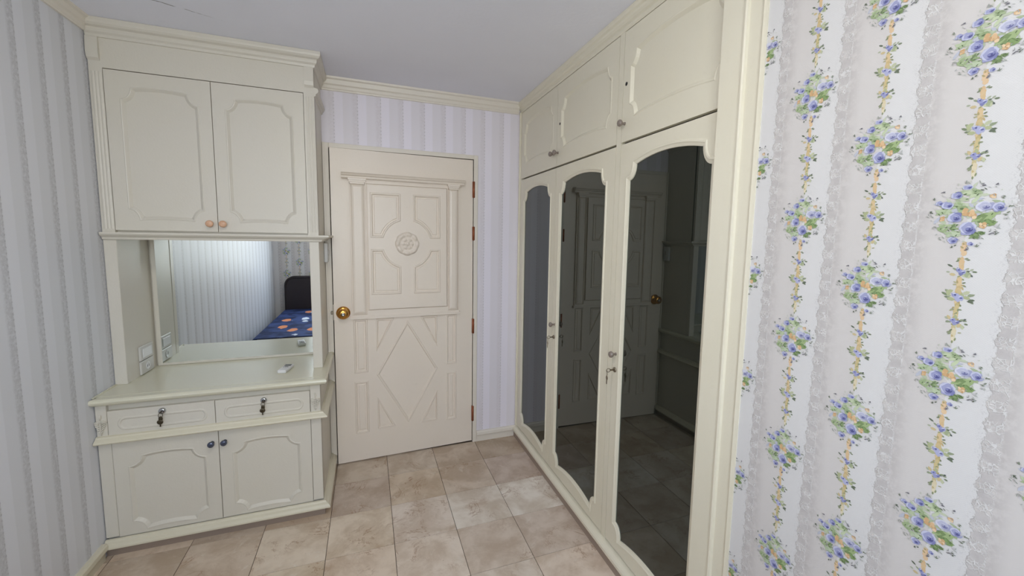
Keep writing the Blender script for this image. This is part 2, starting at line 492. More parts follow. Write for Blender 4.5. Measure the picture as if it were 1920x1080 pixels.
# ------------------------------------------------------------------ shell
fl = struct(MB().box(-0.12, 2.85, YF - 0.12, 0.12, -0.06, -0.003).done('floor', 'grout'))
struct(MB().box(-0.12, 2.85, YF - 0.12, 0.12, CEIL, CEIL + 0.08).done('ceiling', 'ceiling'))
DX0, DX1, DZ1 = 0.940, 1.8405, 2.014
wb = MB()
wb.box(-0.12, DX0, 0.0, 0.12, 0, CEIL); wb.box(DX1, 2.85, 0.0, 0.12, 0, CEIL); wb.box(DX0, DX1, 0.0, 0.12, DZ1, CEIL)
struct(wb.done('wall_back', 'paper_back'))
struct(MB().box(DX0 - 0.1, DX1 + 0.1, 0.12, 0.16, 0, DZ1 + 0.1).done('doorway_light_stop', 'trim'))  # added unseen panel closing the doorway, keeps sky light from leaking in
wl_ = MB()
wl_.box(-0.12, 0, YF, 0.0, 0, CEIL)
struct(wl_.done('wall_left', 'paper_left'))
wf_ = MB()
wf_.box(-0.12, WX0, YF - 0.12, YF, 0, CEIL); wf_.box(WX1, 2.85, YF - 0.12, YF, 0, CEIL)
wf_.box(WX0, WX1, YF - 0.12, YF, 0, WZ0); wf_.box(WX0, WX1, YF - 0.12, YF, WZ1, CEIL)
wall_front = struct(wf_.done('wall_front', 'floral_front'))
wall_right = struct(MB().box(XR, 2.85, YF, YC1 + 0.01, 0, CEIL).done('wall_right', 'floral_right'))
struct(MB().box(2.80, 2.85, YC1 + 0.01, 0.0, 0, CEIL).done('wall_recess', 'dark'))

# tiles: each one a piece of the floor
TX, TY, TS = 0.941, -0.2597, 0.305
def tone(i, j):
    known = {(0, 0): (192, 178, 162), (1, 0): (192, 179, 164), (2, 0): (190, 175, 159), (3, 0): (180, 164, 146),
             (0, 1): (186, 171, 157), (1, 1): (194, 178, 159), (2, 1): (192, 177, 161), (3, 1): (190, 175, 163),
             (-1, 2): (202, 188, 170), (0, 2): (206, 192, 174), (1, 2): (206, 194, 182), (2, 2): (210, 201, 190), (3, 2): (215, 207, 197),
             (-2, 3): (190, 168, 138), (-1, 3): (202, 188, 168), (0, 3): (202, 186, 168), (1, 3): (206, 193, 179), (2, 3): (196, 182, 168), (3, 3): (196, 182, 169),
             (2, 4): (204, 192, 179), (3, 4): (206, 191, 176)}
    if (i, j) in known: return known[(i, j)]
    k = random.uniform(0.92, 1.06)
    return (198 * k, 182 * k, 164 * k)
tile_mesh = {}
for i in range(-4, 6):
    for j in range(0, 12):
        x0, x1 = TX + TS * i, TX + TS * (i + 1)
        y1 = TY - TS * (j - 1); y0 = y1 - TS
        x0c, x1c, y0c, y1c = max(x0, 0.0), min(x1, 2.16), max(y0, YF), min(y1, -0.0)
        if x1c - x0c < 0.01 or y1c - y0c < 0.01: continue
        key = (round(x1c - x0c, 3), round(y1c - y0c, 3), round(x0c - x0, 3), round(y0c - y0, 3))
        if key not in tile_mesh:
            g = 0.0013
            b = MB().box(x0c + g, x1c - g, y0c + g, y1c - g, -0.003, 0.0, 0.0006)
            ob = b.done('tile', 'tile', fl, org=(x0c, y0c, 0)); tile_mesh[key] = ob.data
        else:
            ob = bpy.data.objects.new('tile', tile_mesh[key]); COL.objects.link(ob); ob.parent = fl
        ob.location = (x0c, y0c, 0)
        ob.color = (*[1.13 * c for c in lin(tone(i, j))], 1)

# flush ceiling lamp, switched on (its light comes from its own bowl)
def lamp_mat():
    t = NT('lit_opal_bowl'); e_ = t.n('ShaderNodeEmission'); e_.inputs[0].default_value = (1.0, 0.94, 0.87, 1); e_.inputs[1].default_value = LAMP
    t.l(e_.outputs[0], t.out.inputs[0]); return t.m
M['bowl'] = lamp_mat()
lp = thing('ceiling_lamp', (LX, LY, CEIL), 'round opal ceiling lamp flush with the plaster', 'lamp')
MB().lathe([(0, 0), (0.19, 0), (0.195, -0.010), (0.19, -0.022), (0.0, -0.022)], (LX, LY, CEIL), (0, 0, 1), 32).done('lamp_base', 'white', lp)
MB().lathe([(0.178, -0.0225), (0.176, -0.040), (0.150, -0.062), (0.10, -0.078), (0.05, -0.085), (0, -0.087)], (LX, LY, CEIL), (0, 0, 1), 32).done('lamp_bowl', 'bowl', lp)

# skirting, cornices and frames
crown = [(0, 0), (0, -0.073), (0.010, -0.073), (0.012, -0.066), (0.016, -0.060), (0.018, -0.045), (0.026, -0.038), (0.028, -0.030),
         (0.032, -0.016), (0.042, -0.010), (0.045, 0)]
struct(MB().prism(crown, lambda p, q, t: (t, -p, CEIL + q), 0.905, 2.16).done('trim_crown_back', 'trim'))
struct(MB().prism([(p * 0.8, q * 0.8) for p, q in crown], lambda p, q, t: (p, t, CEIL + q), -0.36, YF).done('trim_crown_left', 'trim'))
struct(MB().prism([(p, q * 0.95) for p, q in crown], lambda p, q, t: (XR - p, t, CEIL + q), YC1, YF).done('trim_crown_right', 'trim'))
skirt = [(0, 0), (0.010, 0), (0.010, 0.047), (0.022, 0.049), (0.024, 0.054), (0.022, 0.072), (0.016, 0.080), (0, 0.080)]
struct(MB().prism(skirt, lambda p, q, t: (t, -p, q), 1.8695, 2.17).done('baseboard_back', 'trim'))
struct(MB().prism(skirt, lambda p, q, t: (p, t, q), -0.545, YF).done('baseboard_left', 'base'))
struct(MB().prism(skirt, lambda p, q, t: (XR - p, t, q), YC1, YF).done('baseboard_right', 'trim'))
struct(MB().prism(skirt, lambda p, q, t: (t, YF + p, q), 0.0, XR).done('baseboard_front', 'trim'))

# door frame
fr = MB()
fprof = [(0, 0.10), (0, -0.012), (0.004, -0.015), (0.034, -0.015), (0.040, -0.008), (0.042, 0.0), (0.042, 0.10)]
fr.box(0.907, DX0, -0.012, 0.10, 0, DZ1 + 0.028, 0.002)
fr.box(DX1, 1.869, -0.012, 0.10, 0, DZ1 + 0.028, 0.002)
fr.box(DX0, DX1, -0.012, 0.10, DZ1, DZ1 + 0.028, 0.002)
fr.box(0.907, 0.918, -0.020, -0.010, 0.09, DZ1 + 0.028)
struct(fr.done('trim_door', 'trim'))

# post beside the wardrobe
pc = MB()
pc.box(XR - 0.002, 2.30, -1.905, YC0, 0, CEIL, 0.003)
pc.prism([(-1.902, XR + 0.05), (-1.902, XR - 0.003), (-1.905, XR - 0.007), (-1.910, XR - 0.008), (-1.915, XR - 0.006), (-1.918, XR + 0.001),
          (-1.958, XR + 0.001), (-1.961, XR - 0.003), (-1.966, XR - 0.005), (-1.971, XR - 0.004), (-1.978, XR - 0.003), (-1.978, XR + 0.05)],
         lambda p, q, t: (q, p, t), 0, CEIL)
struct(pc.done('trim_post', 'robe'))

# window behind the camera
win = MB()
win.box(WX0, WX0 + 0.05, YF - 0.10, YF + 0.012, WZ0, WZ1); win.box(WX1 - 0.05, WX1, YF - 0.10, YF + 0.012, WZ0, WZ1)
win.box(WX0 + 0.05, WX1 - 0.05, YF - 0.10, YF + 0.012, WZ0, WZ0 + 0.05); win.box(WX0 + 0.05, WX1 - 0.05, YF - 0.10, YF + 0.012, WZ1 - 0.05, WZ1)
wo = struct(win.done('window_1', 'trim'))
xm = (WX0 + WX1) / 2
MB().box(xm - 0.025, xm + 0.025, YF - 0.075, YF - 0.035, WZ0 + 0.05, WZ1 - 0.05).done('mullion', 'trim', wo)
for a, b in ((WX0 + 0.05, xm - 0.025), (xm + 0.025, WX1 - 0.05)):
    MB().box(a, b, YF - 0.058, YF - 0.053, WZ0 + 0.05, WZ1 - 0.05).done('pane', 'glass', wo)

# ------------------------------------------------------------------ the door (ajar by a couple of degrees)
HX = 1.8365
door = bpy.data.objects.new('door_1', None); COL.objects.link(door)
door.location = (HX, 0, 0); door.rotation_euler = (0, 0, math.asin(0.0361 / 0.89)); door['kind'] = 'structure'
door['label'] = 'cream painted door with carved diamond, panels and rosette'
ORG[door] = Vector((0, 0, 0))
d3 = lambda y0: (lambda a, b, h: (a - HX, y0 - h, b))
sunk = [(-0.006, 0), (-0.001, 0.005), (0.005, 0.005), (0.010, 0.0), (0.016, -0.006), (0.018, -0.006)]
sunk2 = [(0, 0), (0.004, 0.006), (0.009, 0.006), (0.015, -0.006), (0.020, -0.006), (0.027, -0.001)]
CXD = 1.390
holes = []
# lower part: four upright slips, four corner triangles and a diamond
for a0, a1 in ((1.056, 1.140), (1.650, 1.722)):
    for b0, b1 in ((0.602, 0.955), (0.195, 0.545)):
        holes.append((rect(a0, a1, b0, b1), sunk2, True))
dcz = 0.580
for sx in (-1, 1):
    for sz in (-1, 1):
        tri = [(CXD + sx * 0.198, dcz + sz * 0.372), (CXD + sx * 0.083, dcz + sz * 0.372), (CXD + sx * 0.198, dcz + sz * 0.152)]
        holes.append((poly_ccw(tri), sunk2[:5] + [(0.020, -0.002)], True))
diamond = poly_ccw([(CXD, dcz - 0.360), (CXD + 0.200, dcz), (CXD, dcz + 0.352), (CXD - 0.200, dcz)])
holes.append((diamond, [(0, 0), (0.004, 0.006), (0.010, 0.006), (0.017, -0.005), (0.020, -0.005)], True))
leaf = MB().plate(rect(DX0 + 0.006, HX, 0.010, 2.010), holes, 0.04, d3(0.0)).done('door_leaf', 'door', door)
# raised upper board with inner board and four quadrant panels
bd = MB()
chan = [(0, 0), (0.001, -0.011), (0.010, -0.011)]
bd.plate(rect(1.044, 1.735, 0.972, 1.834), [(rect(1.050, 1.142, 0.984, 1.808), chan, True), (rect(1.147, 1.655, 1.012, 1.808), chan, True), (rect(1.660, 1.730, 0.984, 1.808), chan, True)], 0.016, d3(-0.016))
bd.plate(rect(1.040, 1.743, 0.958, 0.974), [], 0.022, d3(-0.022))
bd.done('upper_board', 'door', door)
qc = (1.391, 1.438); QR = 0.150
quad = []
for sx, x_out, x_in in ((-1, 1.168, 1.352), (1, 1.606, 1.430)):
    for sz, z_out, z_in in ((1, 1.755, 1.474), (-1, 1.112, 1.402)):
        L = [(x_out, z_out), (x_in, z_out)]
        za = qc[1] + sz * math.sqrt(max(0, QR ** 2 - (x_in - qc[0]) ** 2))
        xa = qc[0] + sx * math.sqrt(max(0, QR ** 2 - (z_in - qc[1]) ** 2))
        t0 = math.atan2(za - qc[1], x_in - qc[0]); t1 = math.atan2(z_in - qc[1], xa - qc[0])
        while t1 - t0 > PI: t1 -= 2 * PI
        while t1 - t0 < -PI: t1 += 2 * PI
        L += [(qc[0] + QR * math.cos(t0 + (t1 - t0) * i / 10), qc[1] + QR * math.sin(t0 + (t1 - t0) * i / 10)) for i in range(11)]
        L.append((x_out, z_in))
        quad.append((poly_ccw(L), [(0, 0), (0.004, 0.006), (0.009, 0.006), (0.016, -0.004), (0.022, -0.004), (0.026, 0.001)], True))
MB().plate(rect(1.154, 1.648, 1.019, 1.801), quad, 0.020, d3(-0.025)).done('inner_board', 'door', door)
for a0, a1 in ((1.057, 1.135), (1.667, 1.724)):
    st = MB().plate(rect(a0, a1, 0.991, 1.801), [(rect(a0 + 0.001, a1 - 0.001, 0.992, 1.800), [(0, 0), (0.007, 0.005), (0.016, 0.007)], True)], 0.012, d3(-0.017))
    cap = MB()
    for z0, z1, e_, h in ((1.801, 1.812, 0.003, 0.031), (1.812, 1.822, 0.008, 0.037), (1.822, 1.834, 0.013, 0.043)):
        cap.plate(rect(a0 - e_, a1 + e_, z0, z1), [], h - 0.006, d3(-h))
    so = st.done('pilaster', 'door', door)
    cap.done('capital', 'door', so)
cn = MB()
cprof = [(0.010, 1.832), (0.030, 1.832), (0.034, 1.838), (0.034, 1.844), (0.042, 1.850), (0.046, 1.858), (0.052, 1.864), (0.052, 1.870), (0.0, 1.870), (0.0, 1.832)]
cn.prism([(p * 1.12, q) for p, q in cprof], lambda p, q, t: (t - HX, -p, q), 1.008, 1.768).done('door_cornice', 'door', door)
# carved rosette: two rings of petals
ro = MB(); rows = []
nth, nr = 72, 14
for i in range(nr + 1):
    s = i / nr; row = []
    for k in range(nth):
        th = 2 * PI * k / nth
        rad = 0.076 * (0.93 + 0.07 * abs(math.cos(4 * th)) ** 0.5)
        r = rad * s
        if s < 0.17: h = 0.010 + 0.006 * math.cos(s / 0.17 * PI / 2)
        elif s < 0.55:
            w = (s - 0.17) / 0.38
            h = 0.004 + 0.008 * math.sin(w * PI) * (0.35 + 0.65 * abs(math.cos(3 * th))) 
        else:
            w = (s - 0.55) / 0.45
            h = 0.003 + 0.010 * math.sin(min(1, w * 1.15) * PI * 0.8) * (0.25 + 0.75 * abs(math.cos(4 * th + 0.4)) ** 0.7)
        if i == nr: h = 0.0
        row.append(ro.b.verts.new((qc[0] + r * math.cos(th) - HX, -0.0265 - 1.9 * h, qc[1] + r * math.sin(th))))
    rows.append(row)
for A, B in zip(rows[1:], rows[2:]):
    for k in range(nth):
        j = (k + 1) % nth
        ro.b.faces.new((A[k], A[j], B[j], B[k])).smooth = True
ctr = ro.b.verts.new((qc[0] - HX, -0.0265 - 0.030, qc[1]))
for v in rows[0]: ro.b.verts.remove(v)
for k in range(nth): ro.b.faces.new((ctr, rows[1][k], rows[1][(k + 1) % nth])).smooth = True
ro.done('rosette', 'door', door)
kx, kz = 0.999 - HX, 1.001
K = 1.13
kb = MB().lathe([(r * K, h) for r, h in [(0, 0), (0.036, 0), (0.0365, 0.004), (0.033, 0.009), (0.026, 0.012), (0.014, 0.015), (0.013, 0.026), (0.018, 0.032), (0.026, 0.038), (0.0285, 0.046), (0.027, 0.056), (0.021, 0.062), (0.0135, 0.0635), (0.0, 0.0635)]],
                (kx, 0.0, kz), (0, -1, 0), 28).done('door_handle', 'brass', door)
MB().lathe([(0, 0.0645), (0.0095, 0.0645), (0.0115, 0.0665), (0.006, 0.069), (0.003, 0.0675), (0, 0.0675)], (kx, 0, kz), (0, -1, 0), 16).done('lock_cylinder', 'chrome', kb)
lt = MB().box(-0.8905 - 0.006 - 0.000, -0.888, 0.010, 0.034, 0.955, 1.055); lt.box(-0.909, -0.896, 0.016, 0.028, 0.99, 1.012, 0.003)
lt.done('latch', 'steel', door)
for z0, z1 in ((1.759, 1.866), (1.468, 1.560), (0.811, 0.914), (0.163, 0.274)):
    hb = MB().lathe([(0, 0), (0.0085, 0), (0.0085, z1 - z0), (0, z1 - z0)], (0.004, -0.008, z0), (0, 0, 1), 12)
    hb.box(-0.004, 0.0125, -0.0035, 0.012, z0, z1)
    ho = hb.done('hinge', 'copper', door)
    MB().lathe([(0, -0.004), (0.005, -0.003), (0.008, 0), (0.003, 0.001), (0, 0.001)], (0.004, -0.008, z0), (0, 0, 1), 10).done('hinge_finial', 'copper', ho)

# ------------------------------------------------------------------ vanity: base cabinet, counter, upper cabinet, mirror
f_y = lambda y0: (lambda a, b, h: (a, y0 - h, b))
YB = -0.515
XV = 0.905
rec = [(0, 0), (0.003, 0.002), (0.006, 0.001), (0.017, -0.009), (0.019, -0.009)]
base = thing('base_cabinet', (0.45, -0.25, 0), 'cream base cabinet with two drawers over two cupboard doors', 'cabinet')
cb = MB()
cb.box(0.003, XV, YB + 0.02, -0.002, 0.05, 0.715)                      # carcass behind the fronts
cb.box(0.003, 0.050, YB, YB + 0.03, 0.085, 0.545, 0.002); cb.box(0.857, XV, YB, YB + 0.03, 0.085, 0.545, 0.002)
cb.box(0.003, 0.042, YB, YB + 0.03, 0.565, 0.720, 0.002); cb.box(0.858, XV, YB, YB + 0.03, 0.565, 0.720, 0.002)
cb.done('carcass', 'cabinet', base)
band = [(0, 0.540), (0.030, 0.544), (0.034, 0.550), (0.030, 0.556), (0.016, 0.566), (0.012, 0.572), (0, 0.574)]
def lip(prof, yfront, right=True):
    b = MB()
    b.prism(prof, lambda p, q, t: (t, yfront - p, q), 0.003, lambda p, q: XV + p)
    b.prism(prof, lambda p, q, t: (XV + p, t, q), -0.002, lambda p, q: yfront - p)
    return b
lip(band, YB).done('drawer_rail', 'base', base)
plin = [(0, 0.045), (0.030, 0.045), (0.035, 0.049), (0.034, 0.056), (0.026, 0.066), (0.016, 0.072), (0.010, 0.079), (0, 0.080)]
lip(plin, YB).done('plinth_moulding', 'base', base)
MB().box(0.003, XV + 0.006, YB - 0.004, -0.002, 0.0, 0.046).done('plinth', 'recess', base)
for a0, a1, kx_, key_swing in ((0.0445, 0.4455, 0.245, 0.0), (0.4485, 0.8555, 0.652, 0.0)):
    ol = eared(a0 + 0.045, a1 - 0.045, 0.592, 0.664, 0.024, 0.026, 0.0, 0.0)
    # round-nosed raised bead instead of ears
    ol = []
    cz, rr = 0.622, 0.032
    xa, xb = a0 + 0.062, a1 - 0.058
    for k in range(13): t = -PI / 2 + PI * k / 12; ol.append((xb + rr * 0.9 * math.cos(t), cz + rr * math.sin(t)))
    for k in range(13): t = PI / 2 + PI * k / 12; ol.append((xa + rr * 0.9 * math.cos(t), cz + rr * math.sin(t)))
    dr = MB().plate(rect(a0, a1, 0.5725, 0.6855), [(ol, [(0, 0), (0.004, 0.0035), (0.009, 0.003), (0.013, -0.002), (0.016, -0.002)], True)], 0.019, f_y(YB)).done('drawer', 'cabinet', base)
    lo = MB().lathe([(0.0, 0.0), (0.013, 0.0), (0.0145, 0.005), (0.013, 0.012), (0.0105, 0.014), (0.004, 0.014), (0.0, 0.013)], (kx_, YB, 0.664), (0, -1, 0), 20).done('drawer_lock', 'chrome', dr)
    ky = MB()
    ky.box(kx_ - 0.0035, kx_ + 0.0035, YB - 0.030, YB - 0.012, 0.6615, 0.6655, 0.0008)
    ky.tube([(kx_ + 0.008 * math.cos(t), YB - 0.026 + 0.0015 * math.sin(3 * t), 0.651 + 0.011 * math.sin(t)) for t in [2 * PI * i / 16 for i in range(16)]], 0.0012, 6, True)
    ky.ell((kx_ - 0.001, YB - 0.024, 0.634), (0.0085, 0.0022, 0.0125), 12, 6)
    ky.ell((kx_ - 0.003, YB - 0.0265, 0.619), (0.0125, 0.0026, 0.0115), 12, 6)
    ky.box(kx_ - 0.006, kx_ - 0.001, YB - 0.025, YB - 0.023, 0.596, 0.614)
    ky.done('hanging_key', 'tag', dr)
for a0, a1, kx_ in ((0.052, 0.4525, 0.428), (0.4555, 0.8555, 0.480)):
    ol = eared(a0 + 0.051, a1 - 0.049, 0.096, 0.463, 0.050, 0.048, 0.010, 0.009)
    dd = MB().plate(rect(a0, a1, 0.0825, 0.5385), [(ol, rec, True)], 0.019, f_y(YB)).done('cupboard_door', 'cabinet', base)
    MB().lathe([(0, 0), (0.008, 0), (0.0055, 0.006), (0.0055, 0.012), (0.011, 0.016), (0.0145, 0.022), (0.0135, 0.028), (0.008, 0.031), (0, 0.032)], (kx_, YB, 0.477), (0, -1, 0), 16).done('knob', 'bluemetal', dd)
for cx_ in (0.8815, 0.021):
    ow = MB()
    ow.ell((cx_, YB - 0.003, 0.612), (0.0030, 0.010, 0.036), 8, 6)
    for k, (zz, L_, an) in enumerate(((0.590, 0.0075, 0.60), (0.600, 0.0105, 0.75), (0.611, 0.0125, 0.90), (0.622, 0.0130, 1.05), (0.633, 0.0120, 1.25), (0.643, 0.0090, 1.60))):
        for sx in (-1, 1):
            R_ = Matrix.Rotation(sx * an, 3, 'Y')
            c_ = Vector((cx_, YB - 0.003, zz)) + R_ @ Vector((0, 0, L_))
            ow.ell(c_, (0.0036, 0.011, L_), 8, 6, R_)
    ow.ell((cx_, YB - 0.003, 0.662), (0.0042, 0.008, 0.012), 8, 6)
    ow.done('carved_shell', 'cabinet', base)

ct = thing('vanity_countertop', (0.45, -0.25, 0.72), 'glossy cream counter slab with moulded edge above the drawers', 'countertop')
cprof2 = [(-0.10, 0.720), (0.020, 0.720), (0.026, 0.724), (0.032, 0.730), (0.035, 0.738), (0.033, 0.746), (0.026, 0.751), (-0.10, 0.752)]
cc = MB()
cc.prism([(p, q) for p, q in cprof2], lambda p, q, t: (t, YB - p, q), lambda p, q: 0.030 - p if p > 0 else 0.030 - p * 0.3, lambda p, q: XV + p if p > 0 else XV - 0.05)
cc.done('front_edge', 'counter', ct)
MB().box(0.002, XV - 0.002, YB + 0.012, -0.001, 0.7205, 0.7524).done('slab', 'counter', ct)
sd = MB()
sp = [(-0.02, 0.720), (0.020, 0.720), (0.026, 0.724), (0.032, 0.730), (0.035, 0.738), (0.033, 0.746), (0.026, 0.751), (-0.02, 0.752)]
sd.prism(sp, lambda p, q, t: (XV + p, t, q), -0.002, lambda p, q: YB - p)
sd.done('side_edge', 'counter', ct)
MB().box(0.002, 0.010, YB - 0.010, -0.344, 0.752, 0.757).done('wall_bead', 'counter', ct)

YU = -0.343
up = thing('upper_cabinet', (0.45, -0.17, 0.7524), 'cream upper cabinet with two panelled doors over the mirror niche', 'cabinet')
uc = MB()
uc.box(0.003, XV, YU + 0.02, -0.002, 1.484, 2.36)
uc.box(0.003, 0.050, YU, YU + 0.03, 1.484, 2.36); uc.box(0.855, XV, YU, YU + 0.03, 1.484, 2.36); uc.box(0.05, 0.855, YU, YU + 0.03, 2.218, 2.36)
uc.done('carcass', 'cabinet', up)
for xs in (0.010, 0.866):                                             # reeded stiles
    for k in range(3):
        MB().prism([(0, 0), (0.0035, 0.0016), (0.0075, 0.0016), (0.011, 0)], lambda p, q, t, xs=xs, k=k: (xs + k * 0.0125 + p, YU - q, t), 1.50, 2.20).done('reed', 'cabinet', up)
for a0, a1, kx_ in ((0.0525, 0.4525, 0.424), (0.4555, 0.853, 0.479)):
    ol = eared(a0 + 0.052, a1 - 0.050, 1.540, 2.145, 0.040, 0.052, 0.010, 0.006)
    dd = MB().plate(rect(a0, a1, 1.494, 2.214), [(ol, rec, True)], 0.019, f_y(YU)).done('cupboard_door', 'cabinet', up)
    MB().lathe([(0, 0), (0.010, 0), (0.007, 0.006), (0.007, 0.010), (0.014, 0.015), (0.017, 0.021), (0.016, 0.027), (0.010, 0.030), (0, 0.031)], (kx_, YU, 1.533), (0, -1, 0), 18).done('knob', 'peach', dd)
# posts, side panel, soffit of the niche
for a0, a1 in ((0.002, 0.050), (0.858, XV)):
    MB().box(a0, a1, YU, YU + 0.04, 0.7525, 1.450, 0.002).done('post', 'cabinet', up)
MB().box(0.002, 0.048, YU + 0.04, -0.002, 0.7525, 1.450).done('side_panel', 'cabinet', up)
MB().box(0.870, XV, YU + 0.04, -0.002, 0.7525, 1.450).done('side_panel', 'cabinet', up)
MB().box(0.048, 0.870, -0.030, -0.002, 0.7525, 1.450).done('back_panel', 'cabinet', up)
shelf = [(0, 1.450), (0.012, 1.450), (0.016, 1.454), (0.018, 1.460), (0.032, 1.466), (0.045, 1.471), (0.052, 1.477), (0.050, 1.484), (0, 1.484)]
sm = MB()
sm.prism([(p * 0.55, q) for p, q in shelf], lambda p, q, t: (t, YU - p, q), 0.003, lambda p, q: XV + p / 0.55)
sm.prism(shelf, lambda p, q, t: (XV + p, t, q), -0.002, lambda p, q: YU - p * 0.55)
sm.box(0.003, XV, YU, -0.002, 1.450, 1.484)
sm.done('shelf_moulding', 'cabinet', up)
ucr = [(0, 2.345), (0.006, 2.347), (0.009, 2.358), (0.016, 2.366), (0.019, 2.374), (0.019, 2.382), (0.030, 2.388), (0.036, 2.396), (0.038, 2.404), (0.038, CEIL - 0.001), (0, CEIL - 0.001)]
lipc = MB()
lipc.prism(ucr, lambda p, q, t: (t, YU - p, q), 0.003, lambda p, q: XV + p)
lipc.prism(ucr, lambda p, q, t: (XV + p, t, q), -0.002, lambda p, q: YU - p)
lipc.box(0.003, XV, YU, -0.002, 2.35, CEIL - 0.001)
lipc.done('crown_moulding', 'cabinet', up)
for a0, a1 in ((0.003, 0.046), (0.862, XV)):
    cbk = MB()
    cbk.prism([(0, 2.245), (0.010, 2.256), (0.014, 2.275), (0.012, 2.330), (0.010, 2.345), (0, 2.345)], lambda p, q, t: (t, YU - p, q), a0, a1)
    cbk.done('corbel', 'cabinet', up)
bead = [(0, 2.200), (0.008, 2.204), (0.010, 2.214), (0.018, 2.220), (0.022, 2.230), (0.020, 2.240), (0.012, 2.244), (0, 2.246)]
MB().prism(bead, lambda p, q, t: (XV + p, t, q), -0.002, YU - 0.012).done('side_moulding', 'cabinet', up)

mir = thing('vanity_mirror', (0.46, -0.03, 0.7530), 'frameless wall mirror with slim cream bead in the niche', 'mirror')
MB().box(0.0775, 0.866, -0.0462, -0.040, 0.7665, 1.4485).done('mirror_glass', 'mirror', mir)
MB().box(0.058, 0.0775, -0.050, -0.0305, 0.7530, 1.4490, 0.002).done('side_bead', 'cabinet', mir)
MB().box(0.0775, 0.866, -0.050, -0.0305, 0.7530, 0.7663, 0.002).done('bottom_bead', 'cabinet', mir)

# switch plates in the niche, light switch on the cabinet's right side, remote control
for z0, z1, lab, nm, cat in ((0.828, 0.902, 'ivory switch plate on the niche side, above the socket plate', 'switch_plate', 'switch'),
                             (0.756, 0.824, 'ivory socket plate just above the counter in the niche', 'power_socket', 'socket')):
    t = thing(nm, (0.048, -0.16, z0), lab, cat)
    MB().box(0.0485, 0.058, -0.226, -0.092, z0, z1, 0.003).done('plate', 'offwhite', t)
    if cat == 'switch':
        MB().box(0.058, 0.0615, -0.205, -0.112, z0 + 0.014, z1 - 0.014, 0.0015).done('rocker', 'white', t)
    else:
        so = MB()
        so.lathe([(0, 0), (0.020, 0), (0.021, 0.002), (0.017, 0.0025), (0.016, 0.001), (0, 0.001)], (0.058, -0.158, (z0 + z1) / 2), (1, 0, 0), 20)
        so = so.done('socket_face', 'white', t)
        for dy in (-0.008, 0.008):
            MB().box(0.0588, 0.0594, -0.158 + dy - 0.0018, -0.158 + dy + 0.0018, (z0 + z1) / 2 - 0.006, (z0 + z1) / 2 + 0.006).done('slot', 'black', so)
t = thing('light_switch', (XV, -0.045, 1.325), 'white light switch on the cabinet side beside the door', 'switch')
MB().box(XV + 0.0005, XV + 0.020, -0.085, -0.022, 1.322, 1.438, 0.003).done('plate', 'white', t)
MB().box(XV + 0.020, XV + 0.026, -0.064, -0.043, 1.365, 1.395, 0.002).done('rocker', 'offwhite', t)

rm = thing('remote_control', (0.722, -0.335, 0.7526), 'small white remote control lying on the counter', 'remote')
rm.rotation_euler = (0, 0, -0.21)
rl = lambda b, n_, m_: b.done(n_, m_, rm, org=(0, 0, 0))
rl(MB().box(-0.0215, 0.0215, -0.057, 0.057, 0.0, 0.018, 0.004), 'shell', 'white')
rl(MB().box(-0.0165, 0.0165, 0.018, 0.047, 0.0175, 0.0187), 'display', 'screen')
for k in range(3):
    rl(MB().box(-0.014 + k * 0.0105, -0.007 + k * 0.0105, -0.004, 0.004, 0.0175, 0.0195, 0.0008), 'button', 'rubber')
rl(MB().box(-0.006, 0.006, 0.0, 0.010, 0.0175, 0.0190), 'button', 'rubber')

# ------------------------------------------------------------------ wardrobe
wd = thing('built_in_wardrobe', (2.45, -0.92, 0), 'cream built-in wardrobe with dark mirror-glass doors and top cupboards', 'wardrobe')
f_x = lambda x0: (lambda a, b, h: (x0 - h, a, b))
YP0, YP1 = -1.2316, -1.267      # post between the two pairs of doors
cs = MB()
cs.box(XW + 0.022, 2.79, -1.90, -0.003, 0.05, CEIL - 0.002)
cs.done('carcass', 'dark', wd)
fm = MB()
fm.box(XW - 0.001, XW + 0.03, -0.030, -0.002, 0.08, 2.36)                # stile at the back wall
fm.box(XW - 0.010, XW + 0.002, -0.016, -0.002, 0.08, 2.36, 0.002)
fm.done('wall_stile', 'robe', wd); fm = MB()
fm.box(XW, XW + 0.03, YP1 + 0.001, YP0 - 0.001, 0.080, 2.36)             # middle post
fm.done('middle_post', 'robe', wd); fm = MB()
fm.box(XW, XW + 0.03, -1.90, -1.862, 0.08, 2.36)
fm.done('end_stile', 'robe', wd)
wcrown = [(0.03, 2.356), (0, 2.356), (-0.004, 2.362), (-0.004, 2.372), (-0.012, 2.378), (-0.018, 2.386), (-0.020, 2.394), (-0.027, 2.400), (-0.030, 2.410), (-0.030, CEIL - 0.001), (0.03, CEIL - 0.001)]
MB().prism(wcrown, lambda p, q, t: (XW + p, t, q), -0.002, YC0).done('crown_moulding', 'robe', wd)
wpl = [(0.03, 0.046), (-0.026, 0.046), (-0.032, 0.052), (-0.032, 0.066), (-0.026, 0.074), (-0.012, 0.079), (0.03, 0.081)]
MB().prism(wpl, lambda p, q, t: (XW + p, t, q), -0.002, YC0).done('plinth_moulding', 'robe', wd)
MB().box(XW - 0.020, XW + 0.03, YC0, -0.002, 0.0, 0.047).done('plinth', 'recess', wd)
DOORS = [(-0.613, -0.033, 'l'), (-1.2296, -0.617, 'r'), (-1.862, -1.269, 'l')]
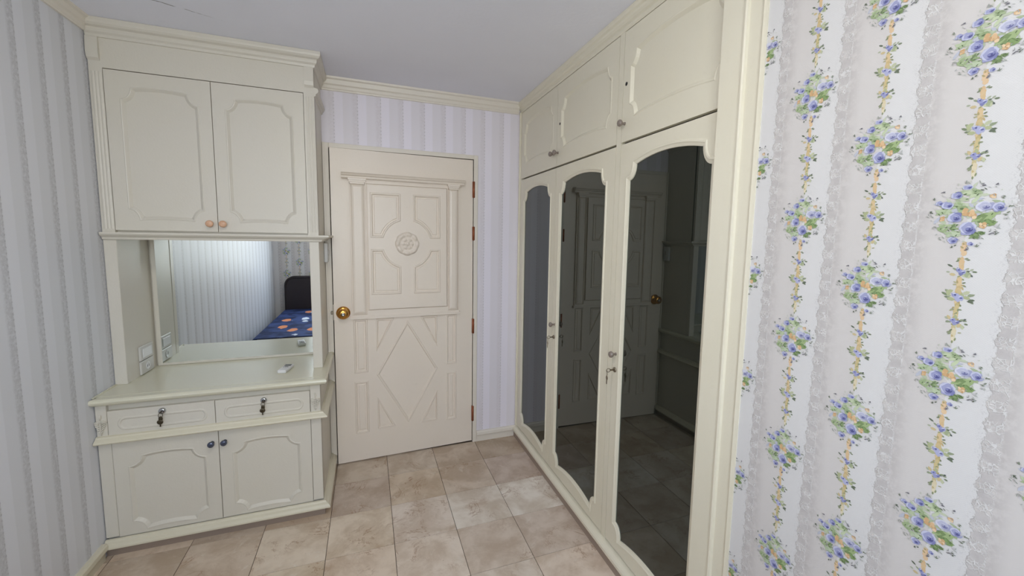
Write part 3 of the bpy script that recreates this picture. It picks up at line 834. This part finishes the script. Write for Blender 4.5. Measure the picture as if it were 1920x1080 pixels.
def rrobe(y0, y1):
    ga0, ga1 = y0 + 0.081, y1 - 0.067
    gl = eared(ga0, ga1, 0.150, 1.800, 0.042, 0.062, 0.024, 0.026)
    out = offset(gl, -0.018)
    prof = [(-0.022, 0.0), (-0.019, 0.0035), (-0.013, 0.0035), (-0.010, 0.001), (0.0, -0.003), (0.0005, -0.009)]
    d = MB().plate(rect(y0, y1, 0.0885, 1.8935), [(gl, prof, False)], 0.020, f_x(XW)).done('wardrobe_door', 'robe', wd)
    g = MB().prism(offset(gl, -0.003), lambda p, q, t: (t, p, q), XW + 0.0085, XW + 0.0125).done('tinted_glass', 'tinted', d)
    return d
def lock_and_key(d, y, z, hang=True):
    MB().lathe([(0, 0), (0.0115, 0), (0.0115, 0.004), (0.009, 0.006), (0, 0.0065)], (XW, y, z), (-1, 0, 0), 16).done('lock', 'steel', d)
    k = MB()
    k.box(XW - 0.024, XW - 0.006, y - 0.0012, y + 0.0012, z - 0.0035, z + 0.0035)
    k.tube([(XW - 0.034 - 0.0005 * 0 + 0.010 * math.cos(t) + 0.0, y, z + 0.008 * math.sin(t)) for t in [2 * PI * i / 14 for i in range(14)]], 0.0018, 6, True)
    k.tube([(XW - 0.040, y + 0.004 * math.cos(t), z - 0.012 + 0.012 * math.sin(t)) for t in [2 * PI * i / 14 for i in range(14)]], 0.0009, 6, True)
    k.ell((XW - 0.040, y + 0.001, z - 0.034), (0.0018, 0.0085, 0.011), 10, 6)
    k.box(XW - 0.0412, XW - 0.0388, y - 0.001, y + 0.004, z - 0.062, z - 0.043)
    k.done('hanging_key', 'steel', d)
def robe_knob(d, y, z):
    MB().lathe([(0, 0), (0.007, 0), (0.005, 0.005), (0.005, 0.012), (0.010, 0.016), (0.0145, 0.023), (0.0135, 0.030), (0.008, 0.034), (0, 0.035)], (XW, y, z), (-1, 0, 0), 14).done('knob', 'crystal', d)
rd = [rrobe(y0, y1) for y0, y1, _ in DOORS]
robe_knob(rd[1], -0.643, 0.984); lock_and_key(rd[1], -0.641, 0.908)
robe_knob(rd[2], -1.294, 0.984); lock_and_key(rd[2], -1.292, 0.912)
for (y0, y1, _) in DOORS:
    ol = eared(y0 + 0.050, y1 - 0.046, 1.992, 2.262, 0.036, 0.056, 0.020, 0.014)
    d = MB().plate(rect(y0, y1, 1.9035, 2.3525), [(ol, rec, True)], 0.019, f_x(XW)).done('top_cupboard_door', 'robe', wd)
    if y0 == -0.613:
        robe_knob(d, -0.580, 1.976)
    elif y0 == -1.2296:
        robe_knob(d, -0.634, 1.976)
        MB().lathe([(0, 0), (0.007, 0.0004), (0.007, 0.001), (0, 0.001)], (XW, -0.650, 2.132), (-1, 0, 0), 12).done('keyhole', 'black', d)
    else:
        robe_knob(d, -1.290, 1.978)
        MB().lathe([(0, 0), (0.008, 0.0004), (0.008, 0.001), (0, 0.001)], (XW, -1.291, 2.139), (-1, 0, 0), 12).done('keyhole', 'black', d)

# ------------------------------------------------------------------ printed flowers of the wallpaper (flat print, joined)
LAV = [(146, 151, 206), (170, 174, 218), (122, 127, 186)]
def bouquet():
    """strokes (polygon in metres, colour) of one bunch; picture units: 1 = 0.19 mm across, 0.21 mm down"""
    R = random.Random(21); out = []
    def loc(x, y):
        u = (x - 555 + 0.119 * (y - 500)) * 1.85e-4
        return u, -(y - 500) * 2.1e-4 + 0.117 * u
    def blob(x, y, rx, ry, col, n=9, jit=0.18, rot=0.0):
        u, v = loc(x, y); rx *= 1.85e-4; ry *= 2.1e-4; P = []
        for k in range(n):
            t = 2 * PI * k / n; r = 1 + R.uniform(-jit, jit)
            a, b = rx * r * math.cos(t), ry * r * math.sin(t)
            P.append((u + a * math.cos(rot) - b * math.sin(rot), v + a * math.sin(rot) + b * math.cos(rot)))
        out.append((P, lin(col)))
    def leafp(x, y, L, Wd, ang, col):
        u, v = loc(x, y); L *= 1.95e-4; Wd *= 1.95e-4; c, s = math.cos(ang), math.sin(ang)
        P = [(u + a * c - b * s, v + a * s + b * c) for a, b in ((-L, 0), (-L * .4, Wd), (L * .35, Wd * .85), (L, 0), (L * .35, -Wd * .85), (-L * .4, -Wd))]
        out.append((P, lin(col)))
    # pale wash of foliage behind
    for x, y, rx, ry in ((560, 560, 150, 110), (430, 470, 120, 100), (650, 520, 130, 90), (560, 360, 120, 80)):
        for _ in range(20):
            leafp(x + R.uniform(-rx, rx), y + R.uniform(-ry, ry), R.uniform(22, 46), R.uniform(10, 20), R.uniform(0, PI), R.choice([(180, 193, 154), (166, 183, 138), (190, 200, 168), (186, 190, 206)]))
    for x, y, rx, ry, cols in ((580, 365, 62, 58, [(190, 206, 160), (172, 192, 142)]), (375, 460, 60, 34, [(178, 196, 150), (160, 182, 130)]), (480, 425, 45, 26, [(170, 190, 140), (150, 174, 116)]),
                               (380, 605, 52, 42, [(150, 174, 116), (172, 190, 138)]), (665, 560, 72, 50, [(138, 166, 94), (154, 180, 108), (118, 148, 76)]), (700, 600, 40, 28, [(124, 158, 76), (104, 140, 62)]),
                               (630, 668, 40, 26, [(120, 150, 80), (98, 128, 62)]), (460, 612, 36, 26, [(112, 140, 80), (140, 166, 104)]), (620, 335, 32, 38, [(160, 182, 128), (136, 160, 104)]),
                               (440, 672, 55, 26, [(182, 200, 160), (164, 186, 138)]), (595, 702, 32, 22, [(132, 160, 92), (110, 140, 72)]), (520, 460, 30, 30, [(140, 166, 104), (160, 184, 122)])):
        for _ in range(9):
            leafp(x + R.uniform(-rx, rx) * .7, y + R.uniform(-ry, ry) * .7, R.uniform(.36, .68) * rx + 6, R.uniform(.12, .22) * rx + 3, R.uniform(-0.9, 1.1), R.choice(cols))
        for _ in range(3):
            leafp(x + R.uniform(-rx, rx) * .8, y + R.uniform(-ry, ry) * .8, 13, 4, R.uniform(-1, 1.2), (84, 112, 58))
    def orange(x, y, r):
        for _ in range(7): blob(x + R.uniform(-r, r) * .6, y + R.uniform(-r, r) * .6, r * .45, r * .4, R.choice([(224, 180, 118), (214, 166, 98), (234, 200, 150), (204, 154, 88)]), 7, .3)
    for q in ((560, 488, 46), (592, 522, 36), (730, 382, 30), (366, 525, 26), (652, 620, 30)): orange(*q)
    def cres(x, y, rx, ry, a0, a1, th, col, n=7):
        u, v = loc(x, y); rx *= 1.85e-4; ry *= 2.1e-4
        o = [(u + rx * math.cos(a0 + (a1 - a0) * k / n), v + ry * math.sin(a0 + (a1 - a0) * k / n)) for k in range(n + 1)]
        i_ = [(u + rx * (1 - th * math.sin(PI * k / n)) * math.cos(a0 + (a1 - a0) * k / n), v + ry * (1 - th * math.sin(PI * k / n)) * math.sin(a0 + (a1 - a0) * k / n)) for k in range(n - 1, 0, -1)]
        out.append((o + i_, lin(col)))
    def rose(x, y, rx, ry, pale=False):
        base, hi, mid, dk = ((184, 187, 217), (208, 210, 230), (160, 164, 204), (108, 111, 168)) if pale else ((156, 160, 208), (194, 198, 228), (124, 129, 190), (78, 82, 150))
        tl = R.uniform(-0.5, 0.3)
        for k in range(5):                                   # ragged outer petals
            t = tl + 2 * PI * k / 5 + R.uniform(-.3, .3)
            blob(x + rx * .45 * math.cos(t), y + ry * .45 * math.sin(t), rx * R.uniform(.50, .66), ry * R.uniform(.48, .62), R.choice([base, base, hi, mid]), 8, .22)
        blob(x, y, rx * .72, ry * .70, base, 10, .14)
        cres(x, y, rx * .98, ry * .95, tl + 1.9, tl + 3.9, .34, hi)
        cres(x, y, rx * .80, ry * .78, tl - 1.9, tl + 0.5, .42, mid)
        cres(x - rx * .10, y + ry * .05, rx * .72, ry * .70, tl + 3.2, tl + 5.2, .30, hi)
        blob(x + rx * .20, y + ry * .08, rx * .40, ry * .36, mid, 8, .25)
        cres(x + rx * .18, y + ry * .10, rx * .44, ry * .42, tl - 2.4, tl + 0.6, .75, dk)
        cres(x + rx * .12, y + ry * .02, rx * .34, ry * .30, tl + 0.8, tl + 3.0, .45, hi)
        leafp(x + rx * .22, y + ry * .12, rx * .16, ry * .12, R.uniform(0, PI), dk)
    for q in ((350, 388, 30, 22), (558, 285, 40, 22), (480, 342, 44, 34), (410, 415, 46, 32), (440, 722, 40, 31), (568, 765, 26, 18)): rose(*q)
    rose(668, 462, 62, 44, True); rose(765, 482, 45, 40); rose(462, 528, 54, 46); rose(552, 632, 64, 58)
    for x, y in ((320, 345), (372, 302), (660, 285), (672, 322), (805, 410), (845, 488), (282, 450), (302, 600), (360, 695), (750, 640), (705, 682), (748, 692), (535, 800), (446, 776), (612, 790), (560, 238), (745, 310), (640, 720), (268, 485), (810, 540)):
        col = R.choice([(92, 104, 84), (120, 132, 110), (150, 156, 146), (176, 180, 176), (112, 110, 120)])
        for k in range(3):
            leafp(x + R.uniform(-16, 16), y + R.uniform(-14, 14), R.uniform(9, 17), R.uniform(3, 5.5), R.uniform(0, PI), col)
    for _ in range(46):
        t = R.uniform(0, 2 * PI); r = R.uniform(0.80, 1.12)
        leafp(555 + 270 * r * math.cos(t), 510 + 260 * r * math.sin(t) * 0.95, R.uniform(7, 15), R.uniform(2.5, 5), R.uniform(0, PI), R.choice([(186, 190, 182), (170, 174, 172), (150, 156, 146), (190, 198, 174), (200, 196, 202)]))
    return out
def garland():
    """chain of ribbon and small flowers that joins one bunch to the next (0.2935 m repeat); bunch centre at v = 0"""
    R = random.Random(5); out = []
    def q(u, v, L, Wd, ang, col):
        c, s = math.cos(ang), math.sin(ang)
        out.append(([(u + a * c - b * s, v + a * s + b * c) for a, b in ((-L, 0), (-L * .4, Wd), (L * .4, Wd), (L, 0), (L * .4, -Wd), (-L * .4, -Wd))], lin(col)))
    def mixc(a, b, f): return tuple(p * (1 - f) + q_ * f for p, q_ in zip(a, b))
    v = -0.056
    while v > -0.236:
        f = min(1.0, max(0.0, (-0.06 - v) / 0.17))
        col = mixc(R.choice([(230, 190, 138), (224, 180, 120), (220, 186, 128)]), R.choice([(204, 184, 112), (216, 192, 132), (190, 170, 92)]), min(1, f * 1.3))
        if f > .75: col = mixc(col, (226, 222, 206), (f - .75) * 2.4)
        if R.random() < .88: q(R.uniform(-.0012, .0012), v, R.uniform(.0042, .0068), R.uniform(.0029, .0042), PI / 2 + R.uniform(-.25, .25), col)
        if R.random() < .75: q(R.uniform(-.005, .005), v, R.uniform(.002, .004), 0.0013, R.uniform(0, PI), R.choice([(156, 160, 100), (178, 158, 92), (140, 152, 100), (196, 170, 104), (120, 132, 92)]))
        v -= 0.0052
    for vc, sc in ((-0.104, 1.2), (-0.150, 1.45), (-0.195, 1.15)):
        for _ in range(10):
            a = R.choice([R.uniform(-.7, .7), PI + R.uniform(-.7, .7)])
            r = R.uniform(.007, .0165) * sc
            q(r * math.cos(a), vc + r * math.sin(a) * .8, R.uniform(.0025, .0040) * sc, .0013 * sc, a + R.uniform(-.4, .4), R.choice([(98, 112, 88), (116, 132, 96), (144, 158, 120), (88, 98, 92), (168, 176, 146)]))
        for _ in range(7): q(R.uniform(-.010, .010) * sc, vc + R.uniform(-.009, .009), .0040 * sc, .0020 * sc, R.uniform(0, PI), R.choice([(172, 180, 124), (204, 182, 120), (158, 172, 124), (188, 194, 150)]))
        for du, dv_ in ((-.0028, .002), (.003, -.001), (.0004, -.0028), (-.001, .0005)):
            q(du * sc, vc + dv_ * sc, .0040 * sc, .0026 * sc, R.uniform(0, PI), R.choice(LAV))
        for du, dv_ in ((-.0025, .0022), (.0032, -.0012)):
            q(du * sc, vc + dv_ * sc, .0018 * sc, .0010 * sc, R.uniform(0, PI), (96, 100, 166))
            q((du - .001) * sc, vc + (dv_ + .0016) * sc, .0020 * sc, .0006 * sc, R.uniform(0, 1), (204, 207, 232))
    for vc in (-0.083, -0.127, -0.172, -0.216):
        for _ in range(4):
            a = R.choice([R.uniform(-.5, .5), PI + R.uniform(-.5, .5)]); r = R.uniform(.004, .009)
            q(r * math.cos(a), vc + r * math.sin(a), .0030, .0012, a, R.choice([(138, 150, 108), (120, 134, 94), (172, 170, 120)]))
    return out
CELL = garland() + bouquet()
N_GARLAND = len(garland())
VREP = 0.2935
def print_sheet(name, parent, cols, f3, lo, hi):
    """cols: (u, phase); f3(u, v, h) -> xyz; polygons that pass outside lo..hi across are dropped"""
    vs, fs, cl = [], [], []
    for u0, ph in cols:
        for k in range(-1, 10):
            v0 = ph + k * VREP
            for idx, (P, c) in enumerate(CELL):
                if u0 < lo and idx < N_GARLAND: continue
                if not all(lo < u0 + p[0] < hi and 0.085 < v0 + p[1] < CEIL - 0.075 for p in P): continue
                h = 0.00025 + idx * 3e-6
                fs.append(range(len(vs), len(vs) + len(P)))
                vs += [f3(u0 + p[0], v0 + p[1], h) for p in P]
                g = 0.2126 * c[0] + 0.7152 * c[1] + 0.0722 * c[2]
                cl += [(*[x * 0.72 + g * 0.28 for x in c], 1.0)] * len(P)
    me = bpy.data.meshes.new(name); me.from_pydata(vs, [], [list(f) for f in fs])
    at = me.color_attributes.new('ink', 'FLOAT_COLOR', 'CORNER')
    at.data.foreach_set('color', [x for c in cl for x in c])
    me.materials.append(M['ink'])
    o = bpy.data.objects.new(name, me); COL.objects.link(o); o.parent = parent; o['kind'] = 'stuff'
    return o
Z1, Z2 = 1.5515, 1.4060
cols = []
for k in range(-1, 9):
    cols.append((2.1150 + PER * k, (Z1 if k % 2 == 0 else Z2) - 5 * VREP))
print_sheet('flower_print', wall_right, cols, lambda u, v, h: (XR - h, -u, v), 1.9785, 3.44)
cols = [(0.150 + PER * k, (Z1 if k % 2 == 0 else Z2) - 5 * VREP) for k in range(0, 8)]
print_sheet('flower_print', wall_front, cols, lambda u, v, h: (u, YF + h, v), 0.03, 1.3)

# ------------------------------------------------------------------ what the mirror shows: the bed behind the camera
bd_ = thing('bed', (0.62, -2.5, 0), 'single bed with dark brown padded headboard, seen in the mirror', 'bed')
BX0, BX1, BY0, BY1 = 0.115, 0.98, -3.36, -1.72
MB().box(BX0 + 0.01, BX1 - 0.01, BY0, BY1 + 0.01, 0.10, 0.28, 0.01).done('bed_base', 'headboard', bd_)
for x in (BX0 + 0.06, BX1 - 0.06):
    for y in (BY0 + 0.08, BY1 - 0.08):
        MB().box(x - 0.03, x + 0.03, y - 0.03, y + 0.03, 0.0, 0.10).done('leg', 'headboard', bd_)
MB().box(BX0 + 0.008, BX1 - 0.008, BY0 + 0.005, BY1 - 0.005, 0.281, 0.480, 0.03).done('mattress', 'mattress', bd_)
hp = []
HW0, HW1, HT, RR = BX0 + 0.005, BX1 - 0.005, 0.93, 0.12
hp = [(HW0, 0.06), (HW1, 0.06)] + [(HW1 - RR + RR * math.cos(t), HT - RR + RR * math.sin(t)) for t in [PI / 2 * i / 8 for i in range(9)]] + [(HW0 + RR - RR * math.sin(t), HT - RR + RR * math.cos(t)) for t in [PI / 2 * i / 8 for i in range(9)]]
hb = MB().plate(hp, [(hp, [(0.0, 0), (0.012, 0.014), (0.040, 0.016), (0.046, 0.008), (0.056, 0.016), (0.085, 0.022)], True)], 0.05, lambda a, b, h: (a, -3.392 + h, b)) if False else MB()
hb.prism(hp, lambda p, q, t: (p, t, q), YF + 0.012, -3.392)
hbo = hb.done('headboard', 'headboard', bd_)
MB().tube([(p, -3.392, q) for p, q in offset(hp, 0.018)], 0.010, 8, True).done('piping', 'headboard', hbo)
sprof = [(BX0 - 0.006, 0.30), (BX0 - 0.006, 0.475), (BX0 + 0.012, 0.496), (BX1 - 0.012, 0.496), (BX1 + 0.006, 0.475), (BX1 + 0.006, 0.30),
         (BX1 + 0.002, 0.30), (BX1 + 0.002, 0.470), (BX1 - 0.014, 0.490), (BX0 + 0.014, 0.490), (BX0 - 0.002, 0.470), (BX0 - 0.002, 0.30)]
bs = MB().prism(sprof, lambda p, q, t: (p, t, q), BY0 + 0.002, BY1)
tag(bs.done('bedspread', 'bedspread'), 'navy bedspread with orange and white print over the mattress', 'bedspread')
